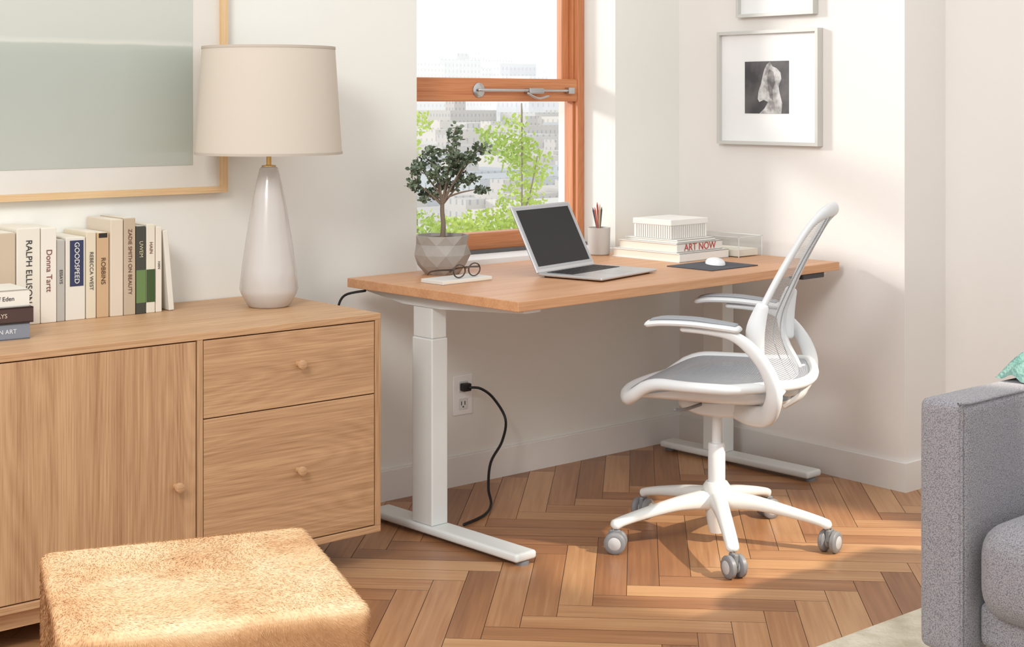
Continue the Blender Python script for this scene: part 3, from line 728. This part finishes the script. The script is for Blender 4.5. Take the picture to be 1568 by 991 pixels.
def interp(T_, z):
    for (z0, f0), (z1, f1) in zip(T_, T_[1:]):
        if z <= z1: return f0+(f1-f0)*(z-z0)/(z1-z0)
    return T_[-1][1]
def prof_back(z):
    return interp([(.48, -.23), (.515, -.215), (.56, -.185), (.60, -.172), (.67, -.178), (.75, -.210), (.84, -.255), (.90, -.289), (.95, -.318), (1.0, -.34)], z)
def hw_back(z):
    return interp([(.48, .14), (.53, .182), (.60, .200), (.67, .196), (.75, .176), (.84, .152), (.93, .134), (1.0, .124)], z)
for sg, nm in ((1, 'left'), (-1, 'right')):
    sweep('arm_yoke_'+nm, [(-.06, sg*.03, .405, .018, .032), (-.13, sg*.12, .404, .018, .032), (-.19, sg*.205, .422, .016, .028), (-.218, sg*.248, .465, .015, .025), (-.222, sg*.262, .51, .014, .023),
                         (-.20, sg*.266, .565, .012, .020), (-.158, sg*.266, .615, .011, .018), (-.108, sg*.264, .645, .011, .014), (-.04, sg*.262, .652, .012, .009), (.03, sg*.262, .655, .014, .008)], M_wplastic, CH, side=(0.25, sg*.9, .1), power=2.4)
    sweep('arm_pad_'+nm, [(-.125, sg*.262, .662, .026, .010), (-.08, sg*.262, .668, .034, .011), (0, sg*.262, .674, .038, .011), (.08, sg*.262, .673, .038, .011), (.125, sg*.26, .666, .032, .010)], M_wplastic, CH, side=(0, 1, 0), power=2.5)
    sweep('arm_pad_top_'+nm, [(-.12, sg*.262, .674, .018, .004), (-.07, sg*.262, .6795, .027, .004), (0, sg*.262, .6855, .030, .004), (.08, sg*.262, .6845, .030, .004), (.115, sg*.26, .678, .024, .004)], mat('arm_pad_grey', (152, 154, 158), .6), CH, side=(0, 1, 0), power=2.5)
lp = []
zs = [.515, .56, .60, .67, .75, .84, .92]
for z_ in zs: lp.append((prof_back(z_)+.018, hw_back(z_), z_, .010, .015 if z_ < .7 else .011))
lp += [(-.312, .118, .958, .010, .015), (-.328, .075, .974, .012, .018), (-.332, 0, .978, .013, .020), (-.328, -.075, .974, .012, .018), (-.312, -.118, .958, .010, .015)]
for z_ in zs[::-1]: lp.append((prof_back(z_)+.018, -hw_back(z_), z_, .010, .015 if z_ < .7 else .011))
lp += [(-.225, -.12, .480, .010, .017), (-.24, 0, .472, .010, .020), (-.225, .12, .480, .010, .017)]
sweep('back_frame', lp, M_wplastic, CH, side=(1, 0, 0), closed=True, n=5, segs=12)
def bfn(i, j):
    z_ = .485+.485*i; v = j*2-1; w_ = hw_back(z_)-.002
    if z_ > .93: w_ *= 1-.14*((z_-.93)/.04)**2
    return (prof_back(z_)+.018-.026*(1-v*v), v*w_, z_)
grid('back_mesh', bfn, 36, 16, M_meshB, CH)
M_seam = mat('mesh_seam', (110, 114, 120), .6)
for sg in (-1, 1):
    cable('back_seam_%d' % sg, [(bfn(i/8, .5+sg*.12)[0]+.002, bfn(i/8, .5+sg*.12)[1], bfn(i/8, .5)[2]) for i in range(9)], .0018, M_seam, CH)
sweep('back_upright', [(-.20, 0, .42, .05, .014), (-.245, 0, .45, .045, .012), (-.255, 0, .48, .035, .010)], M_wplastic, CH, side=(0, 1, 0), power=3)
for sg in (-1, 1):
    sweep('back_pivot_%d' % sg, [(-.165, sg*.204, .58, .010, .020), (-.160, sg*.206, .65, .012, .027), (-.178, sg*.198, .72, .009, .018)], M_wplastic, CH, side=(0, 1, 0), segs=14)
    sweep('back_link_%d' % sg, [(-.215, sg*.25, .48, .014, .018), (-.225, sg*.21, .492, .012, .018), (-.222, sg*.15, .495, .012, .016)], M_wplastic, CH, side=(0, 0, 1))

# ------------------------------------------------------------------ hide-covered ottoman
OT = root('fur_ottoman', (-2.887, -1.574, 0), -19.5)
def fur_mat(nm, lift):
    m = bpy.data.materials.new(nm); m.use_nodes = True; nt = m.node_tree; N = nt.nodes; p = N['Principled BSDF']; p.inputs['Roughness'].default_value = .6
    p.inputs['Specular IOR Level'].default_value = .3
    tc = N.new('ShaderNodeTexCoord'); nz = N.new('ShaderNodeTexNoise'); nz.inputs['Scale'].default_value = 5; nz.inputs['Detail'].default_value = 3; nz.inputs['Roughness'].default_value = .55
    sx = N.new('ShaderNodeSeparateXYZ'); nt.links.new(tc.outputs['Object'], sx.inputs[0]); nt.links.new(tc.outputs['Object'], nz.inputs['Vector'])
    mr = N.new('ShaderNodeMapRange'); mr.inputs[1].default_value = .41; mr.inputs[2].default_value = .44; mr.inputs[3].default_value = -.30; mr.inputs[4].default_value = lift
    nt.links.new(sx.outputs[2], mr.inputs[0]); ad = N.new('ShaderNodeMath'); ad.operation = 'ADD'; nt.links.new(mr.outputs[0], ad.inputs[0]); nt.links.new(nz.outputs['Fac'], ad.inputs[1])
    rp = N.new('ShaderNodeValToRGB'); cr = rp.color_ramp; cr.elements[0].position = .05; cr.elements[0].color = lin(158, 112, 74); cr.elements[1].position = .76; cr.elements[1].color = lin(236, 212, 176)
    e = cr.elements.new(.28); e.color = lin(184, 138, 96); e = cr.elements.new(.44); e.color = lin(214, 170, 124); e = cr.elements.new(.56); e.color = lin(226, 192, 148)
    nt.links.new(ad.outputs[0], rp.inputs[0]); nt.links.new(rp.outputs[0], p.inputs['Base Color']); return m
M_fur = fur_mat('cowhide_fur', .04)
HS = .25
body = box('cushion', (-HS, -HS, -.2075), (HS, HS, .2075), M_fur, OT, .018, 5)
for v in body.data.vertices:
    v.co.z += .2375
    if v.co.z > .4: v.co.z += .005*math.cos(v.co.x*6)*math.cos(v.co.y*6)
multibox('feet', [((sx*.2-.02, sy*.2-.02, 0), (sx*.2+.02, sy*.2+.02, .031)) for sx in (-1, 1) for sy in (-1, 1)], M_black, OT)
V = []; F = []
rf = random.Random(11)
def hair(p, nrm):
    l = rf.uniform(.004, .009); n_ = noise.noise(Vector((p.x*4, p.y*4, p.z*4)))
    top_ = nrm.z > .6
    lay = Vector((math.cos(n_*2.5-.9), math.sin(n_*2.5-.9), 0 if top_ else -1.0))
    lay -= nrm*lay.dot(nrm)
    d = nrm*(.16 if top_ else .32)+lay*.9+Vector((rf.gauss(0, .12), rf.gauss(0, .12), rf.gauss(0, .06 if top_ else .14)))
    d.normalize(); q = d.cross(nrm+Vector((rf.gauss(0, .25), rf.gauss(0, .25), rf.gauss(0, .25)))).normalized()*.0007
    k = len(V); V.extend([p-q, p+q, p+d*l]); F.append((k, k+1, k+2))
bm = bmesh.new(); bm.from_mesh(body.data); bmesh.ops.triangulate(bm, faces=list(bm.faces))
tot = sum(f.calc_area() for f in bm.faces if f.normal.z > -.5)
for f in bm.faces:
    if f.normal.z < -.5: continue
    cnt = 100000*f.calc_area()/tot; cnt = int(cnt)+(rf.random() < cnt-int(cnt))
    a, b, c = [v.co.copy() for v in f.verts]; nn = f.normal.copy()
    for _ in range(cnt):
        r1, r2 = rf.random(), rf.random()
        if r1+r2 > 1: r1, r2 = 1-r1, 1-r2
        hair(a+(b-a)*r1+(c-a)*r2, nn)
bm.free()
obj('fur', V, F, M_fur, OT)

# ------------------------------------------------------------------ rug, sofa, throw
M_rug = mat('cream_rug', (218, 208, 188), .95, bump=.8, bscale=90, vscale=12, rgb2=(192, 180, 156))
box('area_rug', (-1.6, -3.9, .0005), (.2, -1.735, .012), M_rug, None, .004)
def tweed(nm, a_, b_):
    m = bpy.data.materials.new(nm); m.use_nodes = True; nt = m.node_tree; N = nt.nodes; p = N['Principled BSDF']; p.inputs['Roughness'].default_value = .95; p.inputs['Sheen Weight'].default_value = .15
    tc = N.new('ShaderNodeTexCoord'); v_ = N.new('ShaderNodeTexVoronoi'); v_.inputs['Scale'].default_value = 420; nt.links.new(tc.outputs['Object'], v_.inputs['Vector'])
    rp = N.new('ShaderNodeValToRGB'); rp.color_ramp.elements[0].color = lin(*a_); rp.color_ramp.elements[1].color = lin(*b_); rp.color_ramp.elements[0].position = .15; rp.color_ramp.elements[1].position = .8
    nt.links.new(v_.outputs['Distance'], rp.inputs[0]); nt.links.new(rp.outputs[0], p.inputs['Base Color'])
    b = N.new('ShaderNodeBump'); b.inputs['Strength'].default_value = .4; b.inputs['Distance'].default_value = .002; nt.links.new(v_.outputs['Distance'], b.inputs['Height']); nt.links.new(b.outputs[0], p.inputs['Normal']); return m
M_sofa = tweed('grey_tweed', (170, 167, 170), (112, 109, 114))
SF = root('sofa', (-1.332, -1.985, .0122))
def cushion(nm, lo, hi, bev, m, parent, puff=0):
    o = box(nm, lo, hi, m, parent, bev, 5, smooth=True)
    if puff:
        bm = bmesh.new(); bm.from_mesh(o.data); bmesh.ops.subdivide_edges(bm, edges=list(bm.edges), cuts=2, use_grid_fill=True)
        hx_, hy_, hz_ = [(b-a)/2 for a, b in zip(lo, hi)]
        for v in bm.verts:
            a, b, c = v.co.x/hx_, v.co.y/hy_, v.co.z/hz_
            v.co.z += puff*c*(1-a*a)*(1-b*b); v.co.x += puff*.8*a*(1-c*c)*(1-b*b)
        bm.to_mesh(o.data); bm.free()
        o.data.polygons.foreach_set('use_smooth', [True]*len(o.data.polygons))
    sub = o.modifiers.new('sub', 'SUBSURF'); sub.levels = sub.render_levels = 1
    return o
cushion('arm_far', (0, -.118, .06), (.92, 0, .615), .022, M_sofa, SF)
cushion('arm_near', (0, -2.1, .06), (.92, -1.982, .615), .022, M_sofa, SF)
cushion('seat_base', (.05, -1.98, .08), (.9, -.12, .18), .02, M_sofa, SF)
cushion('backrest', (.70, -1.98, .10), (.92, -.12, .80), .04, M_sofa, SF)
cushion('seat_cushion_1', (.0, -1.045, .15), (.69, -.130, .365), .07, M_sofa, SF, .022)
cushion('seat_cushion_2', (.0, -1.975, .15), (.69, -1.055, .365), .07, M_sofa, SF, .022)
sweep('arm_piping', [(.003, -.112, .09, .003, .003), (.003, -.112, .35, .003, .003), (.004, -.112, .595, .003, .003), (.03, -.113, .612, .003, .003), (.5, -.113, .613, .003, .003), (.9, -.113, .613, .003, .003)], M_sofa, SF, side=(0, 1, 0), segs=6, n=3)
multibox('legs', [((xx, yy, 0), (xx+.05, yy+.05, .065)) for xx in (.05, .82) for yy in (-.10, -2.05)], M_black, SF)
TH = root('throw_blanket', (-1.332+.31, -1.985-.059, .6285))
M_teal = mat('teal_knit', (126, 160, 150), .95, bump=1.0, bscale=120, vscale=25, rgb2=(92, 132, 124))
def tfn(i, j):
    x = .36*i; s_ = (j-.5)*2
    w_ = .060+.006*math.sin(x*30)
    lift = .004+.075*min(1, i*2.5)**.6*(1-.3*i)
    y = s_*w_; z_ = lift*(1-s_**4)+.008*math.sin(x*55+s_*6)*(1-s_*s_)+.004
    return (x, y, max(.001, z_))
grid('throw_cloth', tfn, 40, 24, M_teal, TH)

# ------------------------------------------------------------------ lights
wd = bpy.data.worlds.new('World'); S.world = wd; wd.use_nodes = True
bg = wd.node_tree.nodes['Background']; bg.inputs[0].default_value = (.965, .985, 1, 1); bg.inputs[1].default_value = 1.19
def area(nm, loc, tgt, size, power, col):
    l = bpy.data.lights.new(nm, 'AREA'); l.size = size; l.energy = power; l.color = col
    o = bpy.data.objects.new(nm, l); COL.objects.link(o); o.location = loc
    o.rotation_euler = (Vector(tgt)-Vector(loc)).to_track_quat('-Z', 'Y').to_euler(); return o
area('studio_softbox', (-4.6, -2.6, 2.7), (-1.0, -.3, .9), .9, 72, (1, .99, .975))
sl = bpy.data.lights.new('window_sun', 'SUN'); sl.energy = 2.3; sl.angle = math.radians(9); sl.color = (1, .985, .96)
so = bpy.data.objects.new('window_sun', sl); COL.objects.link(so); so.location = (-3, 4, 4)
so.rotation_euler = Vector((.62, -.88, -.28)).to_track_quat('-Z', 'Y').to_euler()
sp = bpy.data.lights.new('floor_patch_spot', 'SPOT'); sp.energy = 800; sp.color = (1, .89, .76); sp.spot_size = math.radians(19); sp.spot_blend = .4; sp.shadow_soft_size = .04  # unseen spot lamp, added to throw the warm patch on the floor
so = bpy.data.objects.new('floor_patch_spot', sp); COL.objects.link(so); so.location = (-.1, -3.9, 2.6)
so.rotation_euler = (Vector((-.85, -1.28, 0))-so.location).to_track_quat('-Z', 'Y').to_euler()

# ------------------------------------------------------------------ camera
cd = bpy.data.cameras.new('camera'); cd.sensor_width = 36; cd.lens = 36*2298/1568; cd.shift_y = -(496-157)/1568; cd.clip_end = 500
co = bpy.data.objects.new('camera', cd); COL.objects.link(co); co.location = (-4.167, -3.95, 1.28)
co.rotation_euler = (math.radians(90), 0, -math.atan2(.645, .764)); S.camera = co
S.view_settings.view_transform = 'Standard'; S.view_settings.look = 'None'
